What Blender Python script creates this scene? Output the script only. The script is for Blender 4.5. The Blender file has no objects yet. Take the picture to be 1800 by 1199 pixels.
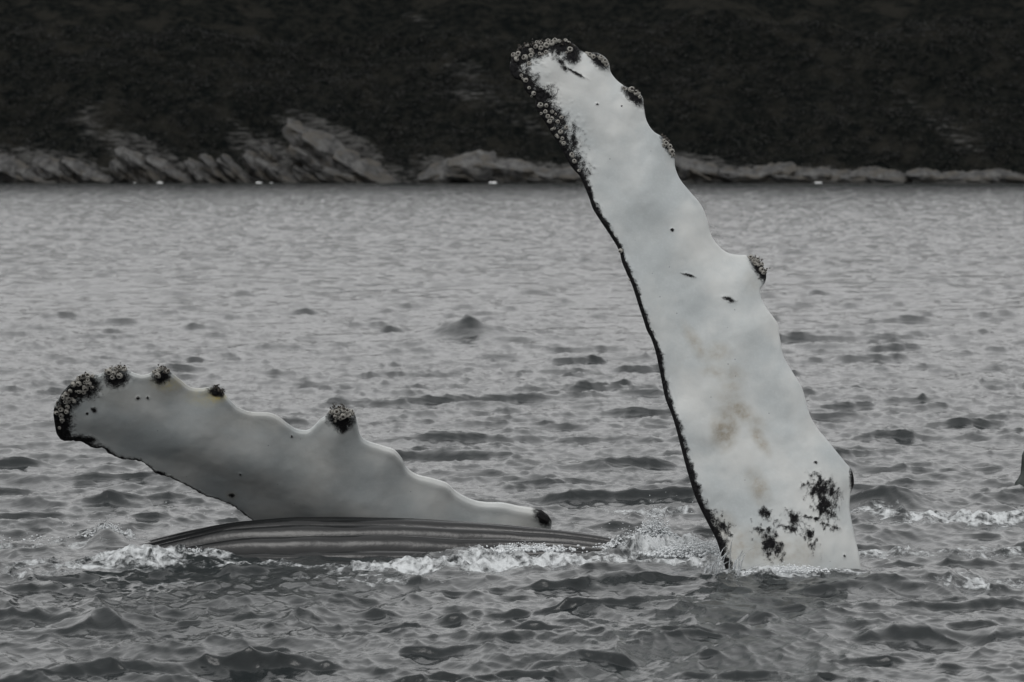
import bpy, math, random
import numpy as np
from mathutils import Vector, Matrix

rng = np.random.default_rng(7)
random.seed(7)
sc = bpy.context.scene
COL = sc.collection

# ------------------------------------------------------------------ camera
F, CX, CY = 6250.0, 900.0, 599.5          # focal length and centre in photograph pixels
CAM_H = 2.87
PITCH = math.atan((599.5 - 282.0) / F)
cam_d = bpy.data.cameras.new("camera")
cam = bpy.data.objects.new("camera", cam_d)
COL.objects.link(cam)
cam_d.sensor_width = 36.0
cam_d.lens = 36.0 * F / 1800.0
cam_d.clip_start = 0.5
cam_d.clip_end = 20000.0
cam.location = (0, 0, CAM_H)
cam.rotation_euler = (math.pi / 2 - PITCH, 0, 0)
cam_d.dof.use_dof = True
cam_d.dof.focus_distance = 26.0
cam_d.dof.aperture_fstop = 4.8
sc.camera = cam

# ------------------------------------------------------------------ light
SUN_EL, SUN_ROT = math.radians(58), math.radians(195)   # high, behind the camera
world = bpy.data.worlds.new("World")
sc.world = world
world.use_nodes = True
wn = world.node_tree
wn.nodes.clear()
w_out = wn.nodes.new("ShaderNodeOutputWorld")
w_bg = wn.nodes.new("ShaderNodeBackground")
w_sky = wn.nodes.new("ShaderNodeTexSky")
w_sky.sky_type = 'NISHITA'
w_sky.sun_disc = False
w_sky.sun_elevation = SUN_EL
w_sky.sun_rotation = SUN_ROT
w_sky.air_density = 1.0
w_sky.dust_density = 7.0
w_hs = wn.nodes.new("ShaderNodeHueSaturation")
w_hs.inputs["Saturation"].default_value = 0.10
wn.links.new(w_sky.outputs[0], w_hs.inputs["Color"])
# an even cloud sheet, a little brighter overhead, lies over the clear-sky light
w_tc = wn.nodes.new("ShaderNodeTexCoord")
w_sx = wn.nodes.new("ShaderNodeSeparateXYZ")
w_mr = wn.nodes.new("ShaderNodeMapRange")
w_cl = wn.nodes.new("ShaderNodeCombineColor")
w_mx = wn.nodes.new("ShaderNodeMix")
w_mx.data_type = 'RGBA'
wn.links.new(w_tc.outputs["Generated"], w_sx.inputs[0])
wn.links.new(w_sx.outputs["Z"], w_mr.inputs["Value"])
CLOUD = 8.3
w_mr.inputs["To Min"].default_value = CLOUD * 0.95
w_mr.inputs["To Max"].default_value = CLOUD * 1.1
for i_ in range(3):
    wn.links.new(w_mr.outputs[0], w_cl.inputs[i_])
w_mx.inputs[0].default_value = 0.62
wn.links.new(w_hs.outputs[0], w_mx.inputs[6])
wn.links.new(w_cl.outputs[0], w_mx.inputs[7])
wn.links.new(w_mx.outputs[2], w_bg.inputs["Color"])
wn.links.new(w_bg.outputs[0], w_out.inputs["Surface"])
w_bg.inputs["Strength"].default_value = 0.15
sun_d = bpy.data.lights.new("sun", 'SUN')
sun_d.energy = 0.5
sun_d.angle = math.radians(25)
sun_d.color = (1.0, 0.98, 0.95)
sun = bpy.data.objects.new("sun", sun_d)
COL.objects.link(sun)
# Nishita: rotation 0 = +Y, clockwise
sdir = Vector((math.sin(SUN_ROT) * math.cos(SUN_EL), math.cos(SUN_ROT) * math.cos(SUN_EL), math.sin(SUN_EL)))
sun.rotation_euler = sdir.to_track_quat('Z', 'Y').to_euler()
sc.view_settings.view_transform = 'Standard'
sc.view_settings.look = 'None'
sc.view_settings.gamma = 1.0
sc.view_settings.use_curve_mapping = False
sc.view_settings.exposure = -0.13
sc.cycles.max_bounces = 5

# ------------------------------------------------------------------ helpers
FWD = np.array([0, math.cos(PITCH), -math.sin(PITCH)])
UPV = np.array([0, math.sin(PITCH), math.cos(PITCH)])
ORG = np.array([0, 0, CAM_H])


def ray(px, py):
    px = np.asarray(px, float)
    py = np.asarray(py, float)
    a = ((px - CX) / F)[..., None] * np.array([1.0, 0, 0])
    b = (-(py - CY) / F)[..., None] * UPV
    return a + b + FWD


def on_plane(px, py, p0, n):
    """where the line of sight through a point of the picture meets a real plane"""
    d = ray(px, py)
    t = np.dot(np.asarray(p0) - ORG, n) / (d @ np.asarray(n))
    return ORG + d * t[..., None]


def on_water(px, py, z=0.0):
    return on_plane(np.asarray(px, float), np.asarray(py, float), (0, 0, z), np.array([0, 0, 1.0]))


def at_y(px, py, y):
    return on_plane(np.asarray(px, float), np.asarray(py, float), (0, y, 0), np.array([0, 1.0, 0]))


_lat = rng.random((512, 512))


def vnoise(x, y, ox=0):
    """smooth value noise, -1..1"""
    x = np.asarray(x, float) + 37.3 * ox
    y = np.asarray(y, float) + 91.7 * ox
    xi = np.floor(x).astype(int)
    yi = np.floor(y).astype(int)
    fx = x - xi
    fy = y - yi
    fx = fx * fx * fx * (fx * (fx * 6 - 15) + 10)
    fy = fy * fy * fy * (fy * (fy * 6 - 15) + 10)
    a = _lat[xi % 512, yi % 512]
    b = _lat[(xi + 1) % 512, yi % 512]
    c = _lat[xi % 512, (yi + 1) % 512]
    d = _lat[(xi + 1) % 512, (yi + 1) % 512]
    return ((a * (1 - fx) + b * fx) * (1 - fy) + (c * (1 - fx) + d * fx) * fy) * 2 - 1


def fbm(x, y, octs=4, ox=0, gain=0.5):
    r = 0
    amp = 1.0
    tot = 0
    for i in range(octs):
        c, s = math.cos(0.6 * i), math.sin(0.6 * i)
        r = r + amp * vnoise((x * c - y * s) * 2 ** i, (x * s + y * c) * 2 ** i, ox + i)
        tot += amp
        amp *= gain
    return r / tot * 1.5


def sstep(a, b, x):
    t = np.clip((x - a) / (b - a), 0, 1)
    return t * t * (3 - 2 * t)


def mesh_np(name, verts, quads, mats, tris=None, smooth=True):
    me = bpy.data.meshes.new(name)
    verts = np.asarray(verts, np.float32)
    quads = np.asarray(quads, np.int32).reshape(-1, 4)
    tris = np.zeros((0, 3), np.int32) if tris is None else np.asarray(tris, np.int32).reshape(-1, 3)
    nq, nt = len(quads), len(tris)
    me.vertices.add(len(verts))
    me.vertices.foreach_set("co", verts.ravel())
    me.loops.add(nq * 4 + nt * 3)
    me.loops.foreach_set("vertex_index", np.concatenate([quads.ravel(), tris.ravel()]).astype(np.int32))
    me.polygons.add(nq + nt)
    st = np.concatenate([np.arange(nq) * 4, nq * 4 + np.arange(nt) * 3]).astype(np.int32)
    me.polygons.foreach_set("loop_start", st)
    me.update(calc_edges=True)
    me.validate()
    for m in mats:
        me.materials.append(m)
    if smooth:
        me.shade_smooth()
    return me


def set_attr(me, name, arr):
    a = me.attributes.new(name, 'FLOAT', 'POINT')
    a.data.foreach_set("value", np.asarray(arr, np.float32).ravel())


def link(name, me, parent=None, kind=None, label=None, cat=None, group=None):
    o = bpy.data.objects.new(name, me)
    COL.objects.link(o)
    if parent:
        o.parent = parent
    if kind:
        o["kind"] = kind
    if label:
        o["label"] = label
    if cat:
        o["category"] = cat
    if group:
        o["group"] = group
    return o


def grid_quads(nr, nc, wrap=False, base=0):
    i = np.arange(nr - 1)[:, None]
    j = np.arange(nc if wrap else nc - 1)[None, :]
    j2 = (j + 1) % nc
    q = np.stack([i * nc + j, i * nc + j2, (i + 1) * nc + j2, (i + 1) * nc + j], -1)
    return q.reshape(-1, 4) + base


class NT:
    """tiny node-tree helper"""
    def __init__(s, name):
        s.m = bpy.data.materials.new(name)
        s.m.use_nodes = True
        s.t = s.m.node_tree
        s.b = s.t.nodes["Principled BSDF"]

    def n(s, typ, **kw):
        nd = s.t.nodes.new(typ)
        for k, v in kw.items():
            setattr(nd, k, v)
        return nd

    def l(s, a, b):
        s.t.links.new(a, b)

    def val(s, sock, v):
        if isinstance(v, (int, float, tuple)):
            sock.default_value = v
        else:
            s.l(v, sock)

    def attr(s, name):
        return s.n("ShaderNodeAttribute", attribute_name=name).outputs["Fac"]

    def pos(s, scale=(1, 1, 1), rot=(0, 0, 0)):
        tc = s.n("ShaderNodeTexCoord")
        mp = s.n("ShaderNodeMapping")
        mp.inputs["Scale"].default_value = scale
        mp.inputs["Rotation"].default_value = rot
        s.l(tc.outputs["Object"], mp.inputs["Vector"])
        return mp.outputs[0]

    def noise(s, scale, detail=3, rough=0.5, vec=None, dist=0.0):
        nd = s.n("ShaderNodeTexNoise")
        nd.inputs["Scale"].default_value = scale
        nd.inputs["Detail"].default_value = detail
        nd.inputs["Roughness"].default_value = rough
        nd.inputs["Distortion"].default_value = dist
        s.l(vec if vec is not None else s.pos(), nd.inputs["Vector"])
        return nd.outputs["Fac"]

    def math(s, op, a, b=0.0, c=0.0, clamp=False):
        nd = s.n("ShaderNodeMath", operation=op)
        nd.use_clamp = clamp
        s.val(nd.inputs[0], a)
        s.val(nd.inputs[1], b)
        s.val(nd.inputs[2], c)
        return nd.outputs[0]

    def step(s, x, a, b):
        nd = s.n("ShaderNodeMapRange", interpolation_type='SMOOTHSTEP')
        s.val(nd.inputs["Value"], x)
        nd.inputs["From Min"].default_value = a
        nd.inputs["From Max"].default_value = b
        return nd.outputs[0]

    def rng(s, x, a, b, c, d):
        nd = s.n("ShaderNodeMapRange")
        s.val(nd.inputs["Value"], x)
        for k, v in zip(("From Min", "From Max", "To Min", "To Max"), (a, b, c, d)):
            nd.inputs[k].default_value = v
        return nd.outputs[0]

    def mix(s, fac, a, b):
        nd = s.n("ShaderNodeMix", data_type='RGBA')
        s.val(nd.inputs[0], fac)
        for sock, v in ((nd.inputs[6], a), (nd.inputs[7], b)):
            if isinstance(v, tuple):
                sock.default_value = (*v, 1.0) if len(v) == 3 else v
            else:
                s.l(v, sock)
        return nd.outputs[2]

    def bump(s, height, dist=1.0, strength=1.0, normal=None):
        nd = s.n("ShaderNodeBump")
        nd.inputs["Distance"].default_value = dist
        s.val(nd.inputs["Strength"], strength)
        s.l(height, nd.inputs["Height"])
        if normal is not None:
            s.l(normal, nd.inputs["Normal"])
        return nd.outputs[0]

    def to(s, name, v):
        sock = s.b.inputs[name]
        if isinstance(v, tuple) and len(v) == 3:
            v = (*v, 1.0)
        s.val(sock, v)


# ------------------------------------------------------------------ materials
def mat_sea():
    m = NT("sea_water")
    foam = m.attr("foam")
    far = m.attr("far")
    # lacy foam: thin films and clots
    warp = m.pos((1.0, 0.55, 1.0), (0, 0, 0.2))
    n1 = m.noise(7, 5, 0.62, warp, 0.8)
    n2 = m.noise(28, 4, 0.65, warp, 0.4)
    v = m.n("ShaderNodeTexVoronoi", feature='DISTANCE_TO_EDGE')
    v.inputs["Scale"].default_value = 9
    m.l(warp, v.inputs["Vector"])
    web = m.step(v.outputs["Distance"], 0.22, 0.0)
    n = m.math('ADD', m.math('MULTIPLY', n1, 0.75), m.math('ADD', m.math('MULTIPLY', n2, 0.4), m.math('MULTIPLY', web, 0.07)))
    f = m.math('ADD', m.math('SUBTRACT', foam, 0.64), m.math('MULTIPLY', m.math('SUBTRACT', n, 0.60), 2.2))
    ff = m.step(f, -0.10, 0.42)
    col = m.mix(ff, (0.011, 0.014, 0.015), (0.50, 0.52, 0.53))
    m.to("Base Color", col)
    m.to("Roughness", m.rng(ff, 0, 1, 0.13, 0.55))
    m.to("IOR", 1.33)
    # capillary ripples drawn out along the crests, heights in metres
    def crest(stretch, ang):
        tc = m.n("ShaderNodeTexCoord")
        mp = m.n("ShaderNodeMapping", vector_type='TEXTURE')
        mp.inputs["Scale"].default_value = (stretch, 1, 1)
        mp.inputs["Rotation"].default_value = (0, 0, math.radians(ang))
        m.l(tc.outputs["Object"], mp.inputs["Vector"])
        return mp.outputs[0]
    h1 = m.math('MULTIPLY', m.noise(6.0, 5, 0.55, crest(3.4, 52), 0.6), 0.0105)
    h2 = m.math('MULTIPLY', m.noise(24.0, 4, 0.6, crest(3.4, 60), 0.4), 0.0027)
    h3 = m.math('MULTIPLY', m.math('MULTIPLY', m.noise(1.6, 3, 0.5, crest(1.8, 40), 0.4), 0.14), far)
    hf = m.math('MULTIPLY', m.math('MULTIPLY', n2, 0.02), ff)
    h = m.math('ADD', m.math('ADD', h1, h2), m.math('ADD', h3, hf))
    m.to("Normal", m.bump(h, 1.0, 0.9))
    return m.m


def mat_whale():
    m = NT("whale_skin")
    dark = m.attr("dark")
    stain = m.attr("stain")
    yel = m.attr("yellow")
    n1 = m.noise(38, 6, 0.68)
    n2 = m.noise(150, 3, 0.6)
    nn = m.math('ADD', m.math('MULTIPLY', m.math('SUBTRACT', n1, 0.5), 0.65), m.math('MULTIPLY', m.math('SUBTRACT', n2, 0.5), 0.8))
    d = m.step(m.math('ADD', dark, nn), 0.33, 0.70)
    # specks
    v = m.n("ShaderNodeTexVoronoi")
    v.inputs["Scale"].default_value = 17
    m.l(m.pos(), v.inputs["Vector"])
    rnd = m.n("ShaderNodeSeparateColor")
    m.l(v.outputs["Color"], rnd.inputs[0])
    speck = m.math('MULTIPLY', m.step(v.outputs["Distance"], 0.10, 0.05), m.step(rnd.outputs[0], 0.80, 0.82))
    cloud = m.noise(2.2, 4, 0.55)
    fine = m.noise(60, 3, 0.6)
    white = m.mix(m.step(cloud, 0.32, 0.68), (0.345, 0.37, 0.376), (0.465, 0.475, 0.466))
    white = m.mix(m.math('MULTIPLY', m.step(fine, 0.45, 0.75), 0.25), white, (0.45, 0.48, 0.49))
    st = m.math('MULTIPLY', m.math('MULTIPLY', stain, m.rng(n1, 0.3, 0.7, 0.45, 1.0)), 1.0, clamp=True)
    white = m.mix(st, white, (0.25, 0.225, 0.18))
    ye = m.math('MULTIPLY', yel, m.rng(n1, 0.35, 0.65, 0.2, 1.0), clamp=True)
    white = m.mix(ye, white, (0.55, 0.44, 0.13))
    white = m.mix(m.math('MULTIPLY', speck, 0.75), white, (0.10, 0.11, 0.12))
    dk = m.mix(m.step(fine, 0.5, 0.8), (0.007, 0.007, 0.008), (0.024, 0.023, 0.022))
    dk = m.mix(m.attr("wet"), dk, (0.006, 0.0065, 0.007))
    m.to("Base Color", m.mix(d, white, dk))
    dry = m.math('MULTIPLY', d, m.math('SUBTRACT', 1.0, m.attr("wet")))
    m.to("Roughness", m.math('ADD', m.rng(m.attr("wet"), 0, 1, 0.48, 0.20), m.math('MULTIPLY', dry, 0.25)))
    m.to("Specular IOR Level", m.math('SUBTRACT', m.rng(m.attr("wet"), 0, 1, 0.3, 0.38), m.math('MULTIPLY', dry, 0.2)))
    crust = m.math('MULTIPLY', m.math('MULTIPLY', n1, d), m.math('SUBTRACT', 1.0, m.attr("wet")))
    h = m.math('ADD', m.math('MULTIPLY', crust, 0.03), m.math('MULTIPLY', m.noise(14, 4, 0.6), 0.004))
    m.to("Normal", m.bump(h, 1.0, 0.7))
    return m.m


def mat_simple(name, c1, c2, scale, rough=0.7, bump=0.0, det=4, lo=0.35, hi=0.65):
    m = NT(name)
    n = m.noise(scale, det, 0.6)
    m.to("Base Color", m.mix(m.step(n, lo, hi), c1, c2))
    m.to("Roughness", rough)
    if bump:
        m.to("Normal", m.bump(n, bump, 1.0))
    return m.m


def mat_hill():
    m = NT("hillside_ground")
    rock = m.attr("rock")
    n1 = m.noise(0.9, 6, 0.65)
    n2 = m.noise(0.18, 4, 0.6)
    sv = m.pos((0.35, 0.35, 1.6), (0, math.radians(-36), 0))
    strat = m.noise(1.6, 5, 0.65, sv)
    f = m.step(m.math('ADD', rock, m.math('MULTIPLY', m.math('SUBTRACT', strat, 0.5), 1.5)), 0.30, 0.85)
    heath = m.mix(m.step(n1, 0.35, 0.7), (0.004, 0.005, 0.005), (0.013, 0.0135, 0.012))
    heath = m.mix(m.math('MULTIPLY', m.step(n2, 0.48, 0.66), 0.75), heath, (0.019, 0.0185, 0.016))
    stone = m.mix(m.step(strat, 0.35, 0.65), (0.012, 0.012, 0.012), (0.068, 0.068, 0.066))
    m.to("Base Color", m.mix(f, heath, stone))
    m.to("Roughness", 0.85)
    m.to("Specular IOR Level", 0.0)
    m.to("Normal", m.bump(n1, 0.5, 1.0))
    return m.m


def mat_rock():
    m = NT("shore_rock")
    sv = m.pos((0.5, 0.5, 2.2), (0, 0, 0))
    n1 = m.noise(1.2, 6, 0.68, sv)
    n2 = m.noise(0.5, 4, 0.6)
    c = m.mix(m.step(n1, 0.38, 0.62), (0.008, 0.008, 0.008), (0.062, 0.062, 0.060))
    c = m.mix(m.math('MULTIPLY', m.step(n2, 0.48, 0.6), 0.75), c, (0.035, 0.03, 0.022))
    # dark tide band just above the water (lichen and weed)
    g = m.n("ShaderNodeNewGeometry")
    sx = m.n("ShaderNodeSeparateXYZ")
    m.l(g.outputs["Position"], sx.inputs[0])
    band = m.step(m.math('ADD', sx.outputs["Z"], m.math('MULTIPLY', n2, 0.8)), 1.1, 0.5)
    c = m.mix(m.math('MULTIPLY', band, 0.75), c, (0.03, 0.03, 0.028))
    m.to("Base Color", c)
    m.to("Roughness", 0.7)
    m.to("Normal", m.bump(n1, 0.25, 1.0))
    return m.m


def mat_froth(tr=0.15, ro=0.25):
    m = NT("froth")
    n = m.noise(40, 4, 0.6)
    m.to("Base Color", m.mix(n, (0.55, 0.58, 0.6), (0.8, 0.82, 0.83)))
    m.to("Roughness", ro)
    m.to("Transmission Weight", tr)
    m.to("IOR", 1.33)
    m.to("Normal", m.bump(n, 0.01, 1.0))
    return m.m


M_SEA = mat_sea()
M_WHALE = mat_whale()
M_HILL = mat_hill()
M_ROCK = mat_rock()
M_FROTH = mat_froth()
M_SPRAY = mat_froth(0.75, 0.08)
M_SHELL = mat_simple("barnacle_shell", (0.14, 0.135, 0.12), (0.38, 0.37, 0.34), 60, 0.6, 0.004)
M_HOLE = mat_simple("barnacle_opening", (0.02, 0.02, 0.02), (0.06, 0.05, 0.045), 80, 0.7)
M_WEED = mat_simple("whale_lice_crust", (0.015, 0.014, 0.013), (0.06, 0.05, 0.04), 50, 0.6, 0.004)
M_SHRUB = mat_simple("shrub_leaves", (0.005, 0.006, 0.0055), (0.011, 0.0115, 0.0100), 0.35, 0.95)
M_DARKSKIN = mat_simple("dark_wet_skin", (0.012, 0.018, 0.016), (0.03, 0.038, 0.035), 8, 0.28, 0.004)
M_SURF = mat_simple("surf_foam", (0.5, 0.52, 0.52), (0.8, 0.8, 0.8), 3, 0.6, 0.02)


# ------------------------------------------------------------------ the sea
def ocean_tile(n, size, lmin, lpeak, wind, spread, seed, std):
    r = np.random.default_rng(seed)
    k1 = np.fft.fftfreq(n, size / n) * 2 * np.pi
    kx, ky = np.meshgrid(k1, k1, indexing='ij')
    k = np.hypot(kx, ky)
    k[0, 0] = 1e-6
    kp = 2 * np.pi / lpeak
    P = np.exp(-1.0 * (kp / k) ** 2) / k ** 3.6
    c = (kx * math.cos(wind) + ky * math.sin(wind)) / k
    P = P * (np.abs(c) ** spread * 0.92 + 0.08)
    P = P * np.where(c < 0, 0.35, 1.0)
    P = P * np.exp(-(k * lmin / (2 * np.pi)) ** 4)
    P[0, 0] = 0
    H = np.sqrt(P) * (r.normal(size=(n, n)) + 1j * r.normal(size=(n, n)))
    h = np.real(np.fft.ifft2(H))
    dx = np.real(np.fft.ifft2(-1j * kx / k * H))
    dy = np.real(np.fft.ifft2(-1j * ky / k * H))
    s = std / h.std()
    return (h * s, dx * s, dy * s, size, n)


def tile_sample(t, x, y, which):
    a, size, n = t[which], t[3], t[4]
    u = (x / size * n) % n
    v = (y / size * n) % n
    i = np.floor(u).astype(int)
    j = np.floor(v).astype(int)
    fu, fv = u - i, v - j
    i %= n
    j %= n
    i2, j2 = (i + 1) % n, (j + 1) % n
    return (a[i, j] * (1 - fu) + a[i2, j] * fu) * (1 - fv) + (a[i, j2] * (1 - fu) + a[i2, j2] * fu) * fv


WIND = math.radians(-72)
T_A = ocean_tile(1024, 80.0, 0.34, 1.9, WIND, 2.4, 3, 0.0185)
T_B = ocean_tile(1024, 19.0, 0.06, 0.5, WIND + 0.9, 2.2, 5, 0.0070)
T_C = ocean_tile(1024, 31.0, 0.13, 0.80, WIND - 0.2, 4.0, 15, 1.0)


def ell(X, Y, px, py, rx, ry, ang=0.0, soft=0.5):
    """soft ellipse on the water, given where it lies and its half sizes in metres"""
    p = on_water(px, py)
    dx, dy = X - p[0], Y - p[1]
    c, s = math.cos(ang), math.sin(ang)
    u = (dx * c + dy * s) / rx
    v = (-dx * s + dy * c) / ry
    return np.exp(-(u * u + v * v) * 1.2)


# body of the whale, also used to calm the water over it
BODY_Y = 26.45


def sea_fields(X, Y):
    r = np.hypot(X, Y)
    fadeB = 1 - sstep(45, 95, r)
    # calmer close to the body and the flippers
    near = np.exp(-(((X + 0.6) / 2.6) ** 2 + ((Y - 26.1) / 1.1) ** 2) ** 1.5)
    near2 = np.exp(-(((X - 2.0) / 1.0) ** 2 + ((Y - 25.0) / 0.8) ** 2))
    calm = np.clip(1 - 0.5 * near - 0.4 * near2, 0.2, 1)
    shore = 1 - 0.5 * sstep(250, 430, r)
    gust = 1 + 0.30 * fbm(X / 9.0, Y / 14.0, 3, 11)
    hA = tile_sample(T_A, X, Y, 0)
    xA = tile_sample(T_A, X, Y, 1)
    yA = tile_sample(T_A, X, Y, 2)
    c, s = math.cos(0.5), math.sin(0.5)
    U, V = X * c + Y * s, -X * s + Y * c
    hB = tile_sample(T_B, U, V, 0)
    uB = tile_sample(T_B, U, V, 1)
    vB = tile_sample(T_B, U, V, 2)
    xB, yB = uB * c - vB * s, uB * s + vB * c
    a = calm * shore
    b = fadeB * gust * (0.35 + 0.65 * calm)
    z = a * hA + b * hB
    dx = -1.4 * (a * xA + b * xB)
    dy = -1.4 * (a * yA + b * yB)
    # scattered steep little crests, their lee faces turned to the viewer
    n1 = tile_sample(T_C, X, Y, 0)
    c2, s2 = math.cos(0.3), math.sin(0.3)
    n2 = tile_sample(T_C, (X * c2 + Y * s2) / 3.4 + 7.0, (-X * s2 + Y * c2) / 1.9 + 3.0, 0)
    g1 = 1 + 0.5 * fbm(X / 5.0, Y / 8.0, 2, 83)
    steep = 0.018 * np.clip(n1 - 0.9, 0, 2.2) * (1 - sstep(32, 75, r)) * g1 * (0.3 + 0.7 * calm) \
        + (0.034 + 0.012 * sstep(26, 45, r)) * np.clip(n2 - 1.15, 0, 2.2) * (0.2 + 0.8 * calm) * (1 - sstep(120, 260, r))
    # single steep wave standing out beyond the whale
    steep = steep + 0.24 * np.minimum(1, 1.15 * ell(X, Y, 806, 590, 0.44, 0.45)) ** 0.8 * (1 + 0.3 * fbm(X * 3.5, Y * 2.5, 3, 77)) + 0.10 * ell(X, Y, 835, 592, 0.75, 0.8)
    z = z + steep
    dy = dy - 0.7 * steep
    z = z + 0.05 * ell(X, Y, 870, 593, 1.0, 0.9) + 0.03 * ell(X, Y, 740, 593, 1.0, 0.9)
    z = z + 0.12 * ell(X, Y, 1560, 890, 0.35, 0.5) + 0.07 * ell(X, Y, 1650, 1020, 0.45, 0.45) + 0.05 * ell(X, Y, 170, 1085, 0.25, 0.5)
    z = z + 0.06 * ell(X, Y, 1180, 1085, 0.8, 0.8, 0.3) + 0.03 * ell(X, Y, 1320, 1040, 0.5, 0.35) + 0.06 * ell(X, Y, 950, 1130, 0.9, 0.8, 0.4)
    # foam cover
    f = np.zeros_like(X)

    def add(px, py, rx, ry, amp=1.0, ang=0.0):
        nonlocal f
        f = np.maximum(f, amp * np.minimum(1, 1.35 * ell(X, Y, px, py, rx, ry, ang)))
    add(1150, 968, 0.50, 0.8, 1.05)
    add(1225, 985, 0.40, 0.6, 1.0)
    add(1090, 990, 0.5, 0.3, 0.8)
    add(930, 990, 0.7, 0.55, 0.95)
    add(1010, 990, 0.5, 0.30, 0.85)
    add(820, 997, 0.65, 0.42, 0.92)
    add(700, 1001, 0.6, 0.34, 0.88)
    add(560, 996, 0.6, 0.16, 0.7)
    add(440, 992, 0.5, 0.16, 0.78)
    add(345, 980, 0.40, 0.40, 0.86)
    add(250, 988, 0.55, 0.35, 0.84)
    add(140, 995, 0.7, 0.3, 0.72)
    add(60, 1010, 0.5, 0.35, 0.62)
    add(190, 945, 0.35, 0.5, 0.85)
    add(60, 960, 0.7, 0.5, 0.62)
    add(1370, 1008, 0.42, 0.22, 1.1)
    add(1300, 998, 0.25, 0.2, 0.95)
    add(1140, 897, 0.45, 0.35, 0.78)
    add(1550, 905, 0.35, 0.45, 0.74)
    add(1690, 914, 0.75, 0.55, 0.88)
    add(1800, 912, 0.6, 0.5, 0.85)
    add(1560, 975, 0.55, 0.45, 0.76)
    add(1700, 975, 0.7, 0.4, 0.68)
    add(1730, 1030, 0.5, 0.35, 0.66)
    add(1500, 1005, 0.25, 0.15, 0.7)
    add(640, 1020, 0.8, 0.35, 0.56)
    add(330, 1020, 0.6, 0.3, 0.56)
    # churned water stands up in lumps
    rid = 1 - np.abs(fbm(X * 3.1, Y * 2.2, 4, 5, 0.6))
    churn = sstep(0.5, 0.95, f)
    z = z + churn * (0.055 * rid ** 2 + 0.03 * fbm(X * 11, Y * 9, 3, 8)) - 0.02 * churn
    lump = np.clip(rid + 0.7 * fbm(X * 9, Y * 6, 3, 19), 0, 2)
    z = z + 0.13 * ell(X, Y, 1150, 972, 0.22, 0.22) * lump + 0.05 * ell(X, Y, 1120, 978, 0.3, 0.2) * lump + 0.05 * ell(X, Y, 1100, 975, 0.14, 0.25) * rid \
        + 0.09 * ell(X, Y, 1210, 980, 0.25, 0.2) * rid
    z = z + 0.07 * ell(X, Y, 900, 985, 0.35, 0.2) * (0.4 + 0.6 * rid) + 0.02 * ell(X, Y, 1020, 985, 0.3, 0.2) + 0.07 * ell(X, Y, 800, 983, 0.3, 0.2) * rid
    z = z + 0.04 * ell(X, Y, 340, 985, 0.35, 0.35) + 0.05 * ell(X, Y, 240, 985, 0.3, 0.3) + 0.12 * ell(X, Y, 190, 955, 0.14, 0.3)
    
    return z, dx, dy, np.clip(f, 0, 1.2), sstep(40, 110, r)


def build_sea():
    y_list = []
    r = 2.0
    rs = []
    while r < 15.5:
        rs.append(r)
        r += 0.5
    r = 15.5
    while r < 18.9:
        rs.append(r)
        r += 0.1
    r = 18.9
    while r < 452:
        rs.append(r)
        r += min(1.15 * r * r / (F * CAM_H), 0.50)
    for k in range(14):
        rs.append(452 * 1.35 ** (k + 0.2))
    rs = np.array(rs)
    inner = np.radians(np.linspace(-9.8, 9.8, 700))
    side = np.radians(9.8 + 170.2 * np.linspace(0, 1, 50)[1:] ** 2.2)
    th = np.concatenate([-side[::-1][1:], inner, side])      # whole circle, seam behind the camera
    R, TH = np.meshgrid(rs, th, indexing='ij')
    X, Y = R * np.sin(TH), R * np.cos(TH)
    z, dx, dy, f, far = sea_fields(X, Y)
    outside = 1 - sstep(math.radians(9.8), math.radians(16), np.abs(TH)) * 0.5
    z *= outside
    fade = 1 - sstep(452, 700, R)
    V = np.stack([X + dx * fade, Y + dy * fade, z * fade], -1).reshape(-1, 3)
    nr, nc = R.shape
    q = grid_quads(nr, nc, wrap=True)
    q = q[:, ::-1]
    V = np.concatenate([V, [[0, 0, 0]]])
    j = np.arange(nc)
    t = np.stack([np.full(nc, nr * nc), j, (j + 1) % nc], -1)[:, ::-1]
    me = mesh_np("sea", V, q, [M_SEA], t)
    set_attr(me, "foam", np.append(f.ravel(), 0))
    set_attr(me, "far", np.append(far.ravel(), 0))
    link("sea", me, kind="structure", label="grey choppy sea surface with foam round the whale")
    print("sea quads", len(q))


build_sea()

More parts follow.
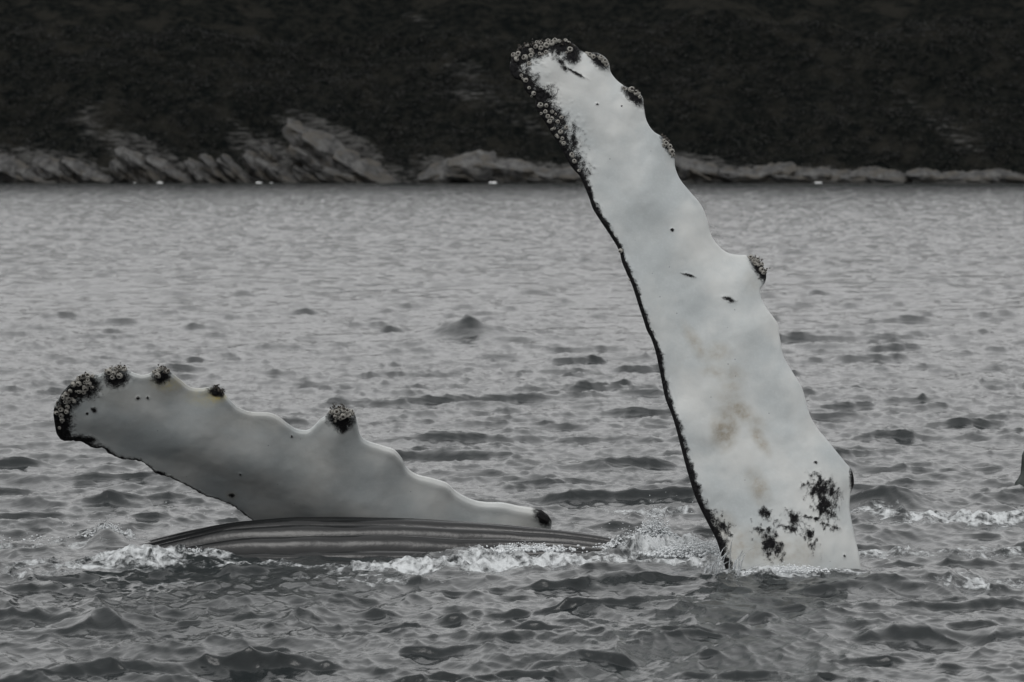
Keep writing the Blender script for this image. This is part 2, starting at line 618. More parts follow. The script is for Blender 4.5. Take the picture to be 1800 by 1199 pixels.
# ------------------------------------------------------------------ the whale
TALL_TRAIL = [(1330, 1240), (1298, 1080), (1272, 990), (1260, 950), (1243, 917), (1223, 877), (1210, 837), (1199, 797), (1190, 763), (1180, 728), (1170, 700),
              (1162, 660), (1153, 620), (1145, 595), (1137, 580), (1130, 560), (1123, 540), (1116, 518), (1110, 500), (1101, 480), (1093, 460), (1088, 440),
              (1073, 414), (1057, 390), (1043, 367), (1037, 350), (1030, 333), (1020, 310), (1010, 298), (1000, 284), (990, 266), (981, 251), (972, 236),
              (964, 223), (957, 212), (948, 200), (941, 187), (941, 174), (932, 168), (922, 157), (917, 143), (906, 139), (899, 132), (896, 120), (898, 106), (905, 93), (918, 84), (936, 77)]
TALL_LEAD = [(1560, 1240), (1535, 1090), (1521, 1030), (1514, 1003), (1508, 970), (1500, 933), (1494, 897), (1495, 870), (1501, 849), (1497, 827), (1483, 810), (1453, 772),
             (1436, 752), (1423, 730), (1414, 697), (1408, 681), (1393, 655), (1377, 625), (1371, 593), (1367, 570), (1350, 546), (1339, 526), (1337, 508),
             (1345, 496), (1347, 480), (1338, 461), (1327, 452), (1313, 447), (1298, 446), (1283, 443), (1269, 434), (1258, 422), (1250, 408), (1243, 383), (1233, 360),
             (1213, 336), (1197, 316), (1188, 296), (1186, 280), (1186, 265), (1177, 251), (1163, 241), (1150, 234), (1140, 222), (1134, 208), (1131, 190), (1128, 171), (1115, 159),
             (1098, 153), (1083, 141), (1073, 127), (1070, 112), (1062, 101), (1049, 94), (1036, 94), (1025, 93), (1011, 81), (997, 72), (972, 70), (950, 73), (936, 77)]
LOW_TRAIL = [(870, 1270), (700, 1110), (560, 1000), (500, 950), (450, 912), (437, 903), (425, 893), (410, 881), (385, 870), (366, 865), (347, 855), (330, 845), (300, 831),
             (285, 827), (271, 821), (260, 811), (246, 803), (220, 801), (207, 796), (190, 789), (183, 781), (167, 781), (155, 776), (142, 770), (112, 767), (102, 760), (97, 742), (95, 722)]
LOW_LEAD = [(995, 1060), (985, 1020), (975, 985), (965, 945), (968, 928), (970, 913), (960, 902), (940, 892), (913, 888), (883, 882), (850, 881), (827, 875), (803, 863), (787, 848),
            (763, 840), (733, 832), (715, 819), (707, 803), (693, 788), (673, 782), (647, 773), (634, 763), (628, 742), (624, 726), (612, 716), (597, 713), (583, 716), (575, 727), (563, 734), (550, 747),
            (540, 752), (523, 750), (507, 740), (490, 728), (473, 722), (443, 720), (420, 711), (408, 701), (397, 690), (390, 682), (372, 678), (347, 680), (330, 675),
            (313, 661), (301, 650), (291, 643), (277, 643), (267, 650), (250, 653), (232, 648), (218, 642), (200, 642), (188, 646), (180, 651), (165, 655), (147, 655), (135, 660), (116, 677), (104, 696), (97, 707), (95, 722)]


def resample(pts, n, axis, ends=1.6):
    """smooth curve through the points, denser towards the tip"""
    p = np.array(pts, float)
    # Catmull-Rom
    ext = np.vstack([2 * p[0] - p[1], p, 2 * p[-1] - p[-2]])
    out = []
    for i in range(1, len(ext) - 2):
        t = np.linspace(0, 1, 24, endpoint=False)[:, None]
        a, b, c, d = ext[i - 1], ext[i], ext[i + 1], ext[i + 2]
        out.append(0.5 * ((2 * b) + (-a + c) * t + (2 * a - 5 * b + 4 * c - d) * t ** 2 + (-a + 3 * b - 3 * c + d) * t ** 3))
    q = np.vstack(out + [p[-1:]])
    # even out the pieces first, then pace the rows along a smoothed curve so that knuckles do not bunch them
    s0 = np.concatenate([[0], np.cumsum(np.hypot(*np.diff(q, axis=0).T))])
    uu = np.arange(0, s0[-1], 1.0)
    q = np.stack([np.interp(uu, s0, q[:, 0]), np.interp(uu, s0, q[:, 1])], -1)
    w = 70
    kern = np.hanning(2 * w + 1)
    kern /= kern.sum()
    sm = np.stack([np.convolve(np.concatenate([2 * q[0, i] - q[w:0:-1, i], q[:, i], 2 * q[-1, i] - q[-2:-w - 2:-1, i]]), kern, mode='valid') for i in (0, 1)], -1)
    s = np.concatenate([[0], np.cumsum(np.hypot(*np.diff(sm, axis=0).T))])
    s /= s[-1]
    ax_ = np.maximum.accumulate((sm - sm[0]) @ np.asarray(axis))
    s = 0.22 * s + 0.78 * ax_ / ax_[-1]
    u = 1 - (1 - np.linspace(0, 1, n)) ** ends
    return np.stack([np.interp(u, s, q[:, 0]), np.interp(u, s, q[:, 1])], -1)


def seg_dist(X, Y, pts):
    """distance to a polyline"""
    best = np.full(X.shape, 1e9)
    pts = np.array(pts, float)
    for a, b in zip(pts[:-1], pts[1:]):
        d = b - a
        L = max(d @ d, 1e-9)
        t = np.clip(((X - a[0]) * d[0] + (Y - a[1]) * d[1]) / L, 0, 1)
        best = np.minimum(best, np.hypot(X - a[0] - t * d[0], Y - a[1] - t * d[1]))
    return best


def spot(X, Y, x, y, rx, ry, ang=0.0):
    """1 at the centre, 0.5 on the rim, falling to 0 outside"""
    c, s = math.cos(math.radians(ang)), math.sin(math.radians(ang))
    u = ((X - x) * c + (Y - y) * s) / rx
    v = (-(X - x) * s + (Y - y) * c) / ry
    return np.clip(1.0 - 0.5 * np.hypot(u, v), -1, 1)


def flipper(trail, lead, p0, nrm, nt, nv, thick, round_px, bow, bend, patt):
    """closed flipper surface. returns verts, quads, attributes and a finder for barnacles"""
    axis = np.array(trail[-1], float) - (np.array(trail[0], float) + np.array(lead[0], float)) / 2
    axis /= np.hypot(*axis)
    T = resample(trail, nt, axis)
    Ld = resample(lead, nt, axis)
    nb = nv // 3
    vf = 0.5 - 0.5 * np.cos(np.linspace(0, math.pi, nv))             # trail -> lead, front
    vb = (0.5 + 0.5 * np.cos(np.linspace(0, math.pi, nb + 2)))[1:-1]  # lead -> trail, back
    v = np.concatenate([vf, vb])
    side = np.concatenate([np.ones(nv), -np.ones(nb)])
    PX = T[:, None, 0] * (1 - v) + Ld[:, None, 0] * v
    PY = T[:, None, 1] * (1 - v) + Ld[:, None, 1] * v
    P = on_plane(PX, PY, p0, nrm)
    chord = np.linalg.norm(on_plane(Ld[:, 0], Ld[:, 1], p0, nrm) - on_plane(T[:, 0], T[:, 1], p0, nrm), axis=1)
    # section: a smooth camber over the chord, rounded off towards both real edges
    def soft(c, w=90):
        kern = np.hanning(2 * w + 1)
        kern /= kern.sum()
        return np.stack([np.convolve(np.concatenate([2 * c[0, i] - c[w:0:-1, i], c[:, i], 2 * c[-1, i] - c[-2:-w - 2:-1, i]]), kern, mode='valid') for i in (0, 1)], -1)
    def edge_dist(pts, tau):
        """smooth distance to an edge, free of creases where the edge is concave"""
        q = resample(pts, 400, axis, 1.0)
        ds = np.hypot(*np.diff(q, axis=0).T)
        mid = (q[1:] + q[:-1]) / 2
        acc = np.zeros(PX.shape)
        for m_, w_ in zip(mid, ds):
            acc += w_ * np.exp(-np.hypot(PX - m_[0], PY - m_[1]) / tau)
        x = -tau * np.log(acc / (2 * tau) + 1e-12)
        k = 0.45 * tau
        return k * np.logaddexp(0, x / k) - k * math.log(2) * np.exp(-np.maximum(x, 0) / k) * (tau < 20)
    dlb, dtb = edge_dist(lead, 45.0), edge_dist(trail, 45.0)
    vs_ = dtb / (dtb + dlb + 4)
    camb = 0.30 + 0.70 * np.exp(-((vs_ - 0.66) / 0.36) ** 2)
    dl = edge_dist(lead, 6.0)
    dt = edge_dist(trail, 8.0)
    tl = seg_dist(PX, PY, resample(lead, 300, axis, 1.0)[::2])
    tt = seg_dist(PX, PY, resample(trail, 300, axis, 1.0)[::2])
    dl = dl + (tl - dl) * np.exp(-(tl / 7.0) ** 2)
    dt = dt + (tt - dt) * np.exp(-(tt / 10.0) ** 2)
    dl, dt = np.maximum(dl, 0), np.maximum(dt, 0)
    rl = np.sqrt(np.clip(1 - (1 - np.clip((dl + 0.3) / round_px, 0, 1)) ** 2, 0, 1))
    rt = np.sqrt(np.clip(1 - (1 - np.clip((dt + 1.0) / 14.0, 0, 1)) ** 2, 0, 1))
    hard = np.sqrt(np.clip(np.minimum(np.hypot(PX - Ld[:, None, 0], PY - Ld[:, None, 1]), np.hypot(PX - T[:, None, 0], PY - T[:, None, 1])) / 2.0, 0, 1))
    dist = (P - ORG) @ FWD
    h = thick * ((dlb + dtb) * 1.15 + 25) * dist / F * camb * rl ** 1.15 * rt * hard * side[None, :]
    h[-1, :] = 0
    off = bend(PX, PY) + bow * ((dlb + dtb) * 1.15 + 20) * dist / F * (1 - (2 * vs_ - 1) ** 2)
    dark, stain, yellow = patt(PX, PY, v[None, :] + 0 * PX)
    h = h + side[None, :] * np.clip(dark, 0, 1) * 0.008 * (0.5 + vnoise(PX / 5, PY / 5)) * (np.abs(h) > 0.01)
    Vv = P + (h + off)[..., None] * np.asarray(nrm)
    V = Vv.reshape(-1, 3)
    nc = nv + nb
    q = grid_quads(nt, nc, wrap=True)
    fx, fy, fp = PX[:, :nv].ravel(), PY[:, :nv].ravel(), Vv[:, :nv].reshape(-1, 3)
    # surface normals of the front for the barnacles
    G = Vv[:, :nv]
    gu = np.gradient(G, axis=0)
    gv = np.gradient(G, axis=1)
    N = np.cross(gu, gv).reshape(-1, 3)
    N /= np.linalg.norm(N, axis=1)[:, None] + 1e-12
    N *= np.sign(N @ np.asarray(nrm) + 1e-9)[:, None]
    # where each vertex really shows in the picture
    d = fp - ORG
    zc = d @ FWD
    sx = CX + F * d[:, 0] / zc
    sy = CY - F * (d @ UPV) / zc

    def find(x, y):
        dd = (sx - x) ** 2 + (sy - y) ** 2
        dd = dd + 1e6 * (N @ np.array([0, -1.0, 0.1]) < 0.05)
        i = int(np.argmin(dd))
        return fp[i], N[i]
    return V, q, dark.ravel(), stain.ravel(), yellow.ravel(), find


def patt_tall(X, Y, v):
    dT = seg_dist(X, Y, TALL_TRAIL[1:40])
    wd = np.interp(Y, [60, 165, 185, 230, 300, 330, 420, 600, 800, 900, 960, 1000], [20, 26, 30, 32, 16, 7.5, 7, 7, 8, 11, 13, 12])
    rag = fbm(X / 9, Y / 9, 3, 3) * 0.35
    d = 1.0 - 0.5 * dT / wd + rag * 0.6
    d = np.where(dT < 5, np.maximum(d, 0.85), d)
    # cap at the tip
    cap = seg_dist(X, Y, [(925, 150), (905, 132), (902, 115), (912, 98), (935, 85), (965, 80), (1000, 82)])
    d = np.maximum(d, 1.02 - 0.5 * cap / 19 + rag * 0.6)
    for a in [(1052, 108, 17, 9, 42), (1113, 171, 20, 9, 42), (1176, 258, 19, 7, 58), (1334, 470, 27, 8, 62), (1500, 847, 24, 6, 85),
              (1005, 100, 11, 12, 0)]:
        d = np.maximum(d, spot(X, Y, *a) + 0.10)
    for a in [(984, 112, 12, 5, 55), (990, 122, 8, 5, 40), (1010, 131, 20, 2.5, 30), (1180, 407, 3.5, 2.5, 20), (1210, 485.5, 12, 2.6, 17), (1279, 527, 12, 3.5, 14), (1284, 530, 7, 4.8, 14),
              (1430, 815, 3.5, 3, 0), (1408, 855, 3.0, 3, 0), (1480, 979, 3, 2.5, 0), (1108, 166, 2, 2, 0), (1048, 186, 2.5, 2, 0), (1091, 190, 2, 2, 0)]:
        d = np.maximum(d, spot(X, Y, *a) + rag * 0.45 - 0.06)
    # wispy torn patches near the foot: low fields that the fine grain breaks up
    rg = fbm(X / 7, Y / 9, 4, 29, 0.6)
    for a in [(1440, 862, 26, 22, 20), (1448, 890, 21, 32, -8), (1464, 866, 7, 20, -25), (1390, 915, 18, 13, 40), (1348, 955, 16, 32, -25), (1338, 903, 18, 8, 30),
              (1417, 948, 12, 26, -30), (1455, 926, 18, 4, 12), (1264, 924, 24, 16, 35), (1428, 914, 30, 4, 8), (1375, 930, 30, 8, 20), (1347, 962, 11, 20, -20)]:
        big = 1.04 if a[0] in (1440, 1448, 1348, 1347) else 0.90
        d = np.maximum(d, spot(X, Y, *a) * 0.93 * big + rg * 0.36 - 0.08)
    d = np.clip(d, -0.6, 1.2)
    st = np.zeros_like(X)
    for a, k in [((1272, 752, 18, 30, 5), 1), ((1262, 655, 26, 9, 5), .6), ((1300, 725, 34, 12, 35), .8), ((1332, 772, 26, 8, 60), .9), ((1330, 858, 13, 26, -20), .75),
                 ((1222, 608, 9, 34, -30), .6), ((1258, 622, 20, 14, 10), .6), ((1282, 660, 22, 14, 20), .5), ((1285, 690, 14, 26, 0), .5), ((1300, 960, 46, 26, 10), .6),
                 ((1265, 925, 20, 20, 0), .6), ((1375, 975, 50, 25, 0), .45), ((1180, 255, 10, 20, 0), .35), ((1325, 490, 14, 22, 0), .25)]:
        st = np.maximum(st, k * np.clip(spot(X, Y, *a) * 1.6 - 0.2, 0, 1))
    st = st * (0.55 + 0.6 * np.clip(fbm(X / 14, Y / 10, 3, 17) + 0.6, 0, 1))
    return d, st, st * 0


def patt_low(X, Y, v):
    dT = seg_dist(X, Y, LOW_TRAIL[4:])
    wd = np.interp(X, [90, 130, 160, 200, 300, 450], [20, 18, 12, 7.5, 6.5, 5.0])
    rag = fbm(X / 8, Y / 8, 3, 23) * 0.35
    d = 1.0 - 0.5 * dT / wd + rag * 0.4
    cap = seg_dist(X, Y, [(112, 752), (110, 725), (116, 702), (128, 682), (145, 668), (152, 664)])
    d = np.maximum(d, 1.0 - 0.5 * cap / 17 + rag * 0.4)
    for a in [(205, 653, 18, 10, 0), (286, 652, 13, 9, -10), (383, 683, 13, 4, 10), (600, 727, 21, 11, 12), (604, 736, 9, 7, 40), (956, 902, 15, 6, 32), (150, 665, 22, 17, 0), (154, 763, 14, 7, -5)]:
        d = np.maximum(d, spot(X, Y, *a) + 0.10 + rag * 0.2)
    for a in [(168, 702, 6, 4, 30), (156, 709, 2.5, 2.2, 0), (245, 682, 3, 2.5, 0), (262, 682, 2.5, 2, 0), (409, 855, 5, 4, 0), (282, 820, 12, 4, 10), (514, 755, 2, 2, 0), (425, 805, 2, 2, 0)]:
        d = np.maximum(d, spot(X, Y, *a) + rag * 0.2)
    d = np.clip(d, -0.6, 1.2)
    st = np.zeros_like(X)
    for a, k in [((300, 670, 40, 14, 10), .5), ((200, 680, 40, 14, 5), .3), ((409, 855, 9, 7, 0), .6), ((440, 725, 60, 12, 10), .3), ((560, 790, 60, 30, 0), .2), ((940, 912, 34, 16, 0), .3)]:
        st = np.maximum(st, k * np.clip(spot(X, Y, *a) * 1.6 - 0.2, 0, 1))
    ye = 0.9 * np.clip(spot(X, Y, 380, 688, 18, 8, 5) * 1.8 - 0.5, 0, 1)
    for a, k in [((295, 664, 26, 9, 10), .35), ((362, 690, 30, 10, 5), .3)]:
        ye = np.maximum(ye, k * np.clip(spot(X, Y, *a) * 1.8 - 0.5, 0, 1))
    return d, st, ye


def bend_tall(X, Y):
    return 0.05 * np.exp(-((X - 1190 - (Y - 300) * 0.35) / 60) ** 2) * sstep(150, 400, Y) * -0.6 \
        + 0.034 * fbm(X / 150, Y / 190, 3, 31) + 0.007 * fbm(X / 48, Y / 60, 3, 33) + 0.06 * sstep(600, 1000, Y) * np.exp(-((X - 1400) / 90) ** 2)


def bend_low(X, Y):
    # a long low ridge runs out to the tip
    q = (Y - 735) - (X - 200) * 0.22
    return 0.012 * np.exp(-(q / 30) ** 2) * sstep(900, 300, X) + 0.022 * fbm(X / 190, Y / 120, 3, 37) + 0.006 * fbm(X / 55, Y / 45, 3, 39) - 0.02


ta, tb = math.radians(12), math.radians(-41)
N_TALL = np.array([0.10, -math.cos(ta), math.sin(ta)])
N_TALL /= np.linalg.norm(N_TALL)
N_LOW = np.array([-0.02, -math.cos(tb), math.sin(tb)])
N_LOW /= np.linalg.norm(N_LOW)
P_TALL = on_water(1390.0, 1000.0)
P_LOW = on_water(800.0, 935.0)

tv, tq, td, ts, ty, find_tall = flipper(TALL_TRAIL, TALL_LEAD, P_TALL, N_TALL, 560, 150, 0.105, 85, 0.02, bend_tall, patt_tall)
lv, lq, ld, ls, ly, find_low = flipper(LOW_TRAIL, LOW_LEAD, P_LOW, N_LOW, 520, 130, 0.19, 105, 0.13, bend_low, patt_low)


def whale_body():
    """belly-up body: only the pleated throat and belly break the surface"""
    xs = np.array([-7.5, -6.6, -5.4, -4.3, -3.6, -3.0, -2.7, -2.4, -2.05, -1.7, -1.2, -0.8, -0.4, 0.0, 0.4, 0.8, 1.3, 2.0, 3.0, 4.2, 5.0, 5.4])
    top = np.array([-1.5, -1.25, -.80, -.36, -.15, -0.06, 0.01, 0.085, 0.150, .178, .182, .176, .155, .130, .098, .045, -.06, -.28, -.5, -.75, -1.0, -1.25])
    rad = np.array([.10, .35, .75, 1.15, 1.32, 1.42, 1.48, 1.55, 1.6, 1.62, 1.6, 1.55, 1.48, 1.40, 1.32, 1.28, 1.25, 1.2, 1.05, 0.7, .35, .05])
    ns, nth = 420, 420
    x = np.concatenate([np.linspace(-7.5, -3.4, 40, endpoint=False), np.linspace(-3.4, 1.3, 340, endpoint=False), np.linspace(1.3, 5.4, 40)])
    # smooth interpolation

    def cub(xv, yv, xq):
        m = np.gradient(yv, xv)
        i = np.clip(np.searchsorted(xv, xq) - 1, 0, len(xv) - 2)
        hh = xv[i + 1] - xv[i]
        t = (xq - xv[i]) / hh
        return (2 * t ** 3 - 3 * t ** 2 + 1) * yv[i] + (t ** 3 - 2 * t ** 2 + t) * hh * m[i] + (-2 * t ** 3 + 3 * t ** 2) * yv[i + 1] + (t ** 3 - t ** 2) * hh * m[i + 1]
    tp, R = cub(xs, top, x), cub(xs, rad, x)
    yc = BODY_Y - 0.30 * np.log1p(np.exp((x - 0.2) * 3.0)) / 3.0 * 1.6
    # angles: dense over the part that shows
    th = np.concatenate([np.radians(np.linspace(-50, 45, 360, endpoint=False)), np.radians(np.linspace(45, 310, 60, endpoint=False))])
    X = np.broadcast_to(x[:, None], (len(x), len(th)))
    TH = np.broadcast_to(th[None, :], X.shape)
    Rr = R[:, None]
    # pleats follow the body and draw together towards both ends
    k = np.interp(x, [-3.6, -2.6, -1.6, -0.4, 0.6, 1.6], [9.5, 7.6, 6.5, 6.8, 9.4, 13.0])[:, None]
    ph = TH * k + 0.22 + 0.05 * np.sin(X * 1.3) + 0.04 * vnoise(X * 0.8, TH * 4)
    c = np.abs(np.cos(ph * math.pi / 1.0 / 1.0 * 1.0))
    ridge = c ** 0.65
    amp = 0.125 * sstep(-5, -3.2, X) * sstep(3.5, 1.5, X) * (np.cos(np.clip(TH, -1.5, 1.5)) ** 0.5)
    amp = amp * (1 + 0.25 * vnoise(X * 1.1, np.floor(ph) * 3.3, 2))
    rr = Rr + amp * (ridge - 0.85) + 0.006 * fbm(X * 2.2, TH * 9, 3, 9)
    zc = (tp - R)[:, None]
    V = np.stack([X, yc[:, None] + rr * np.sin(TH), zc + rr * np.cos(TH)], -1)
    q = grid_quads(len(x), len(th), wrap=True)
    return V.reshape(-1, 3), q


bv, bq = whale_body()
verts = np.vstack([tv, lv, bv])
quads = np.vstack([tq, lq + len(tv), bq + len(tv) + len(lv)])
nb_ = len(bv)
me = mesh_np("humpback_whale", verts, quads, [M_WHALE])
set_attr(me, "dark", np.concatenate([td, ld, np.full(nb_, 3.0)]))
set_attr(me, "stain", np.concatenate([ts, ls, np.zeros(nb_)]))
set_attr(me, "yellow", np.concatenate([ty, ly, np.zeros(nb_)]))
set_attr(me, "wet", np.concatenate([np.zeros(len(td) + len(ld)), np.ones(nb_)]))
whale = link("humpback_whale", me, cat="whale",
             label="humpback whale on its back, dark grooved belly and two white flippers above water")


# barnacles: one shell shape in three variants, each barnacle its own part
def barnacle_mesh(seed, n=9):
    r = random.Random(seed)
    prof = [(1.0, -0.25), (0.94, 0.25), (0.62, 0.66), (0.40, 0.64), (0.28, 0.34)]
    vs, fs, mi = [], [], []
    for ri, (rad, z) in enumerate(prof):
        for k in range(n):
            a = 2 * math.pi * k / n
            j = 1 + r.uniform(-0.10, 0.10)
            vs.append((rad * j * math.cos(a), rad * j * math.sin(a), z * (1 + r.uniform(-.12, .12))))
    for ri in range(len(prof) - 1):
        for k in range(n):
            fs.append((ri * n + k, ri * n + (k + 1) % n, (ri + 1) * n + (k + 1) % n, (ri + 1) * n + k))
            mi.append(0 if ri < 3 else 1)
    vs.append((0, 0, 0.22))
    c = len(vs) - 1
    for k in range(n):
        fs.append(((len(prof) - 1) * n + k, (len(prof) - 1) * n + (k + 1) % n, c))
        mi.append(1)
    m = bpy.data.meshes.new("barnacle")
    m.from_pydata(vs, [], fs)
    m.materials.append(M_SHELL)
    m.materials.append(M_HOLE)
    m.polygons.foreach_set("material_index", mi)
    m.update()
    return m


BARN = [barnacle_mesh(i) for i in range(4)]


def barnacle(find, x, y, rpx):
    p, n = find(x, y)
    z = Vector(n)
    z = (z + Vector((random.uniform(-.25, .25), random.uniform(-.25, .25), random.uniform(-.25, .25)))).normalized()
    rot = z.to_track_quat('Z', 'X').to_matrix().to_4x4() @ Matrix.Rotation(random.uniform(0, 6.28), 4, 'Z')
    dist = float((p - ORG) @ FWD)
    s = rpx * dist / F * random.uniform(0.78, 1.18)
    o = bpy.data.objects.new("barnacle", random.choice(BARN))
    COL.objects.link(o)
    o.parent = whale
    o.matrix_local = Matrix.Translation(Vector(p)) @ rot @ Matrix.Diagonal((s, s, s * random.uniform(0.8, 1.15), 1))
    return o


tall_b = [(903, 97, 5), (911, 95, 6), (908, 104, 6.5), (922, 101, 6), (934, 89, 5.5), (933, 97, 5), (942, 82, 5), (951, 84, 5), (951, 76, 5), (943, 74, 4), (960, 80, 5), (927, 80, 5),
          (970, 76, 5), (975, 72, 5), (983, 72, 5), (994, 71, 5), (1002, 87, 5), (1000, 75, 4), (949, 94, 4), (960, 92, 4), (924, 141, 5), (917, 133, 4), (930, 112, 4), (963, 72, 4),
          (1036, 96, 5), (1043, 100, 5), (1056, 101, 5.5), (1062, 107, 5), (1066, 113, 4), (1110, 158, 6), (1118, 163, 5), (1124, 171, 4), (1099, 157, 4),
          (1167, 247, 5), (1171, 252, 5.5), (1177, 257, 5), (1180, 265, 5), (1183, 272, 5), (1168, 256, 4),
          (1320, 452, 4.5), (1325, 458, 4.5), (1331, 458, 4.5), (1333, 466, 4.5), (1339, 464, 4.5), (1338, 473, 5.5), (1327, 463, 4), (1342, 480, 4),
          (950, 185, 5), (958, 196, 5), (963, 204, 4.5), (970, 208, 5), (966, 214, 4), (974, 226, 4), (981, 214, 4), (986, 206, 4), (985, 232, 5), (991, 252, 5), (996, 224, 4.5), (978, 238, 4), (988, 243, 4),
          (971, 197, 4), (961, 186, 4), (1005, 272, 4.5), (1010, 284, 4), (1018, 300, 3.5), (1091, 441, 4), (1105, 492, 3), (930, 154, 4), (938, 164, 4)]
low_b = [(135, 660, 6), (145, 657, 5), (153, 659, 8), (163, 660, 5), (139, 674, 8.5), (129, 676, 6), (154, 669, 6), (156, 675, 6.5), (150, 682, 7), (162, 680, 6), (139, 688, 6), (124, 687, 5),
         (117, 693, 6), (112, 698, 5), (121, 700, 6.5), (130, 704, 5.5), (115, 706, 6.5), (119, 715, 7), (107, 720, 6), (100, 725, 6), (108, 730, 6.5), (117, 724, 5), (110, 738, 6.5), (105, 752, 4), (123, 668, 4), (147, 690, 5),
         (195, 648, 6), (202, 644, 5), (210, 647, 7), (219, 647, 6.5), (192, 654, 6.5), (200, 656, 5), (198, 663, 7), (210, 660, 7), (187, 652, 4), (205, 652, 5),
         (275, 652, 6), (282, 648, 7), (292, 652, 7), (278, 660, 6.5), (285, 643, 5), (297, 650, 5), (270, 654, 4),
         (582, 724, 6.5), (593, 724, 6.5), (604, 720, 6), (608, 722, 6.5), (617, 723, 6), (604, 731, 7.5), (613, 730, 6.5), (600, 735, 5), (620, 728, 5), (591, 735, 5), (597, 718, 5), (589, 731, 4.5)]
for b in tall_b:
    barnacle(find_tall, *b)
for b in low_b:
    barnacle(find_low, b[0], b[1], b[2] * 0.88)
for b in tall_b[::2]:      # small ones wedged between the big ones
    if b[2] > 3.5:
        barnacle(find_tall, b[0] + random.uniform(-7, 7), b[1] + random.uniform(-6, 6), random.uniform(2.0, 3.2))
for b in low_b[::2]:
    barnacle(find_low, b[0] + random.uniform(-7, 7), b[1] + random.uniform(-6, 6), random.uniform(2.2, 3.6))

# dark ragged crusts standing on the tubercles
def crust(find, pts, size):
    vs, fs = [], []
    for (x, y) in pts:
        p, n = find(x, y)
        n = Vector(n)
        for k in range(16):
            c = Vector(p) + Vector((random.gauss(0, 1), random.gauss(0, 1), random.gauss(0, 1))) * size * 0.8
            a = Vector((random.gauss(0, 1), random.gauss(0, 1), random.gauss(0, 1))).normalized()
            b = n.cross(a).normalized()
            a2 = n.cross(b)
            s = size * random.uniform(0.3, 0.8)
            i = len(vs)
            vs += [c - b * s, c + b * s, c + a2 * s, c + n * s * random.uniform(0.6, 1.8)]
            fs += [(i, i + 1, i + 3), (i + 1, i + 2, i + 3), (i + 2, i, i + 3)]
    m = bpy.data.meshes.new("crust")
    m.from_pydata(vs, [], fs)
    m.materials.append(M_WEED)
    m.update()
    o = link("crust", m, parent=whale)
    o["kind"] = "stuff"


crust(find_tall, [(918, 82), (912, 85), (925, 79), (935, 79), (1116, 160), (1166, 242), (1172, 246), (1324, 453), (1336, 460), (1344, 475), (990, 75), (1003, 80), (955, 74)], 0.014)
crust(find_low, [(213, 642), (205, 642), (288, 642), (586, 714), (593, 713), (600, 714), (378, 680), (385, 682), (392, 683), (140, 660), (150, 657), (120, 690), (104, 710)], 0.018)


# ------------------------------------------------------------------ second whale at the right edge of the frame
def other_whale():
    y0 = 31.5
    base = on_water(1806.0, 852.0)
    y0 = base[1]
    # a dark upright fin with a flaring foot on a low back
    prof_l = [(-0.16, -0.25), (-0.11, 0.02), (-0.080, 0.06), (-0.062, 0.10), (-0.056, 0.18), (-0.052, 0.26), (-0.03, 0.31), (0.05, 0.34)]
    prof_r = [(0.75, -0.25), (0.68, 0.02), (0.60, 0.06), (0.50, 0.10), (0.40, 0.18), (0.28, 0.26), (0.18, 0.31), (0.10, 0.34)]
    vs, qs = [], []
    n = 14
    for (xl, z), (xr, z2) in zip(prof_l, prof_r):
        for k in range(n):
            a = 2 * math.pi * k / n
            cx, rx = (xl + xr) / 2, (xr - xl) / 2
            th = 0.06 * (1 - z / 0.5)
            vs.append((cx - rx * math.cos(a), th * math.sin(a), z))
    q = grid_quads(len(prof_l), n, wrap=True)
    vs.append((0.07, 0, 0.35))
    top = len(vs) - 1
    L = (len(prof_l) - 1) * n
    tr = [(L + k, L + (k + 1) % n, top) for k in range(n)]
    fin = np.array(vs)
    # the back
    bs = []
    m_, l_ = 20, 24
    for i in range(l_ + 1):
        u = -1 + 2 * i / l_
        R = max(1e-3, math.sqrt(max(0, 1 - abs(u) ** 2.4)))
        for k in range(m_):
            a = 2 * math.pi * k / m_
            bs.append((3.8 + u * 3.75, 0.75 * R * math.sin(a), -0.80 + 0.87 * R * math.cos(a)))
    q2 = grid_quads(l_ + 1, m_, wrap=True, base=len(fin))
    V = np.vstack([fin, np.array(bs)]) + np.array([base[0], base[1], 0])
    me = mesh_np("humpback_whale", V, np.vstack([q, q2]), [M_DARKSKIN], np.array(tr))
    link("humpback_whale", me, cat="whale", label="dark fin of another whale rising from the water, cut by the right frame edge")


other_whale()


